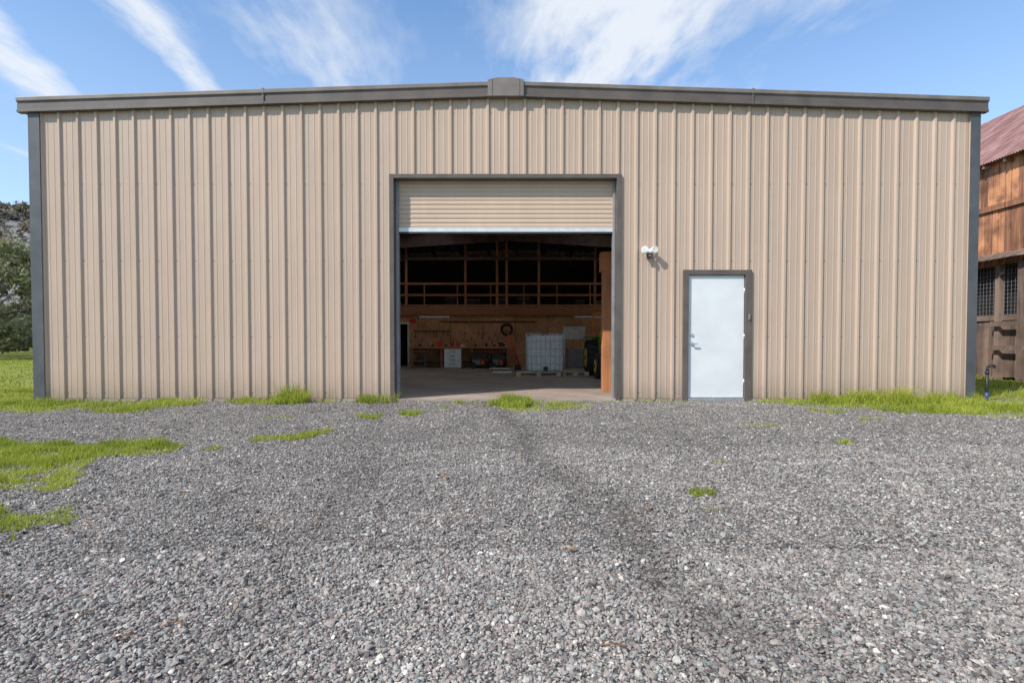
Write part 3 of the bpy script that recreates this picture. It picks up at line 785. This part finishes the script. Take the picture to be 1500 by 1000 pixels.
for sg in (-1,1):
    vs=[];n=0; y=WY0-.4
    while y<WY1+.4:
        h=.018*math.sin(y*2*math.pi/.076)
        xe=WX-.32 if sg<0 else WX+8.32
        vs+=[(WX+4,y,8.48+h),((WX+4+xe)/2,y,(8.48+5.46)/2+h),(xe,y,5.46+h)]; n+=1; y+=.019
    mb.add(vs,[(3*i+j,3*i+3+j,3*i+4+j,3*i+1+j) for i in range(n-1) for j in (0,1)],M_broof)
y=WY0-.3
while y<WY1+.3: mb.box(WX-.28,WX-.0,y,y+.05,5.36,5.44,M_grey_board); y+=.6
mb.obj('corrugated_roof',BN)

# ---------------------------------------------------------------- trees, hills
def leafcloud(centers,radii,n_each,size):
    C=np.repeat(np.array(centers),n_each,0); Rr=np.repeat(np.array(radii),n_each)
    n=len(C); u=rng.normal(size=(n,3)); u/=np.linalg.norm(u,axis=1)[:,None]
    P=C+u*(Rr*rng.random(n)**.45)[:,None]*np.array([1,1,.75])
    Rm=rotmats(n); s=size*rng.uniform(.5,1.4,n)
    q=np.array([(-1,0,0),(0,-.55,0),(1,0,.1),(0,.55,0)])
    Vv=np.einsum('nij,vj->nvi',Rm,q)*s[:,None,None]+P[:,None]
    Tt=(np.arange(n)*4)[:,None]+np.array([0,1,2,3])[None]
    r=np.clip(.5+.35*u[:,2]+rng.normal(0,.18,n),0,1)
    return Vv.reshape(-1,3),Tt,np.repeat(r,4)
def tree(name,x,y,h,rad,mat,nc=60,ne=160,size=.14,base=0,low=.15):
    E=empty(name); mb=MB()
    top=Vector((x,y,base+h*.45)); 
    pts=[Vector((x,y,base-.2)),Vector((x+.1*random.uniform(-1,1),y,base+h*.2)),top]
    r0=h*.035
    mb.tube(pts[0],pts[1],r0*1.3,r0,M_bark,10); mb.tube(pts[1],pts[2],r0,r0*.6,M_bark,10)
    cs=[];rs=[]
    for i in range(nc):
        t=random.uniform(0,6.28); zz=random.uniform(low,1)
        rr_=rad*math.sqrt(max(.05,1-((zz-.5)/.55)**2))*random.uniform(.35,1)
        c=Vector((x+rr_*math.cos(t),y+rr_*math.sin(t),base+h*zz)); cs.append(c); rs.append(rad*random.uniform(.13,.26))
        if i%3==0:
            st=pts[1].lerp(pts[2],random.random()); mid=st.lerp(c,.5)+Vector((0,0,.08*h*random.random()))
            mb.tube(st,mid,r0*.4,r0*.22,M_bark,6,False); mb.tube(mid,c,r0*.22,r0*.05,M_bark,6,False)
    mb.obj('trunk_and_limbs',E)
    v,t_,r=leafcloud([tuple(c) for c in cs],rs,ne,size)
    npmesh('crown',v,t_,r,mat,parent=E)
tree('oak_tree',-29.0,20.5,6.3,4.4,M_leaf,nc=50,ne=130,low=.12); tree('oak_tree.001',-34.5,27,8.0,4.6,M_leaf2,nc=42,ne=90,low=.25); tree('oak_tree.002',-37,24.0,6.0,4.,M_leaf,low=.05)
tree('oak_tree.003',-43,31,8.5,5,M_leaf,nc=45); tree('oak_tree.004',-35.,36,6,4.5,M_leaf,nc=45,low=.05)
gx=np.linspace(-420,260,110); gy=np.linspace(70,420,60)
X,Y=np.meshgrid(gx,gy)
def hz(X,Y):
    return (sst(Y,75,250))*(42+30*fbm(X,Y,.008,40)-12*sst(X,-150,100))*(.8+.3*fbm(X,Y,.03,43)) + sst(-X-120-(Y-80)*.2,0,140)*16 -1
Z=hz(X,Y); ny,nx=X.shape; idx=np.arange(nx*ny).reshape(ny,nx)
Q=np.stack([idx[:-1,:-1],idx[:-1,1:],idx[1:,1:],idx[1:,:-1]],-1).reshape(-1,4)
npmesh('hills',np.stack([X.ravel(),Y.ravel(),Z.ravel()],1),Q,np.zeros(X.size),M_hill,True)
cs=[];rs=[]
for i in range(1500):
    x=random.uniform(-330,-60); y=random.uniform(85,280); 
    cs.append((x,y,float(hz(np.array(x),np.array(y)))+2.2)); rs.append(random.uniform(2,4))
v,t_,r=leafcloud(cs,rs,45,.8); npmesh('distant_trees',v,t_,r,M_leaf2)
cs=[];rs=[]
for i in range(160):
    x=random.uniform(-110,-38); y=random.uniform(38,60); cs.append((x,y,random.uniform(.8,3.2))); rs.append(random.uniform(1.2,2.2))
v,t_,r=leafcloud(cs,rs,160,.3); npmesh('hedgerow_shrubs',v,t_,r,M_leaf)

# ---------------------------------------------------------------- light
sd=Vector((-.60,-.46,.68)).normalized()
el=math.asin(sd.z); az=math.atan2(sd.x,sd.y)
L=bpy.data.lights.new('sun','SUN'); L.energy=5.0; L.angle=math.radians(.5); L.color=(1,.94,.86)
lo=bpy.data.objects.new('sun',L); col.objects.link(lo); lo.rotation_euler=sd.to_track_quat('Z','Y').to_euler(); lo.location=(-20,-20,30)
W=bpy.data.worlds.new('World'); scene.world=W; W.use_nodes=True
g=NG(W.node_tree); bg=g.n['Background']
sky=g.n.new('ShaderNodeTexSky'); sky.sky_type='NISHITA'; sky.sun_disc=False; sky.sun_elevation=el; sky.sun_rotation=az
sky.air_density=1.0; sky.dust_density=.3; sky.ozone_density=2.0
tc=g.n.new('ShaderNodeTexCoord').outputs['Generated']
x,y,z=g.sep(tc); zc=g.m('MAXIMUM',z,.06)
px=g.m('DIVIDE',x,zc); py=g.m('DIVIDE',y,zc)
P0=g.comb(px,py,0.)
wv=g.noise(P0,.8,2,.5,out=1)
wa=g.n.new('ShaderNodeVectorMath'); wa.operation='MULTIPLY_ADD'
g.put(wa.inputs[0],wv); wa.inputs[1].default_value=(.26,.25,0); g.put(wa.inputs[2],P0)
wx,wy,_=g.sep(wa.outputs[0])
wx2=g.m('ADD',wx,g.m('MULTIPLY',wy,.10))
fib=g.noise(g.comb(g.m('MULTIPLY',wx2,8),g.m('MULTIPLY',wy,2.4),0.),1,7,.6)
soft=g.noise(g.comb(g.m('MULTIPLY',wx2,2.2),g.m('MULTIPLY',wy,1.6),3.),1,4,.5)
def gs(c,w,k,slope=0.):
    u=g.m('DIVIDE',g.m('SUBTRACT',g.m('SUBTRACT',px,c),g.m('MULTIPLY',g.m('SUBTRACT',py,1.85),slope)),w)
    return g.m('MULTIPLY',g.m('EXPONENT',g.m('MULTIPLY',g.m('MULTIPLY',u,u),-1)),k)
tot=gs(.33,.36,1.0,0.)
for c,w,k,s_ in ((-1.70,.13,.7,-.45),(-1.17,.085,.68,-.12),(-.70,.30,.45,0),(.98,.16,.28,.1),(-2.6,.4,.35,0),(2.6,.5,.25,0)):
    tot=g.m('ADD',tot,gs(c,w,k,s_))
nz=g.m('ADD',g.m('MULTIPLY',fib,.9),g.m('MULTIPLY',soft,1.0))
f=g.m('MULTIPLY',g.m('ADD',tot,.12),g.m('MULTIPLY_ADD',g.m('SUBTRACT',nz,.95),2.1,.85))
fs=g.ramp(f,[(.0,0.),(1.05,.9)],'EASE')
hz_=g.m('MULTIPLY',g.m('SUBTRACT',1,g.m('DIVIDE',z,.6),clamp=True),.5)
fs=g.m('MAXIMUM',fs,hz_)
skc=g.mix(1.0,sky.outputs[0],(1.0,1.40,1.65,1),'MULTIPLY')
c=g.mix(fs,skc,(6.4,6.7,7.1))
g.put(bg.inputs[0],c); bg.inputs[1].default_value=.14

# ---------------------------------------------------------------- camera
cam=bpy.data.cameras.new('camera'); cam.lens=19.2; cam.sensor_width=36; cam.shift_y=.013; cam.clip_end=4000; cam.clip_start=.05
co=bpy.data.objects.new('camera',cam); col.objects.link(co); co.location=(0,CAMY,CAMZ); co.rotation_euler=(math.radians(88.6),0,0)
scene.camera=co
scene.view_settings.view_transform='Standard'; scene.view_settings.look='None'; scene.view_settings.exposure=0
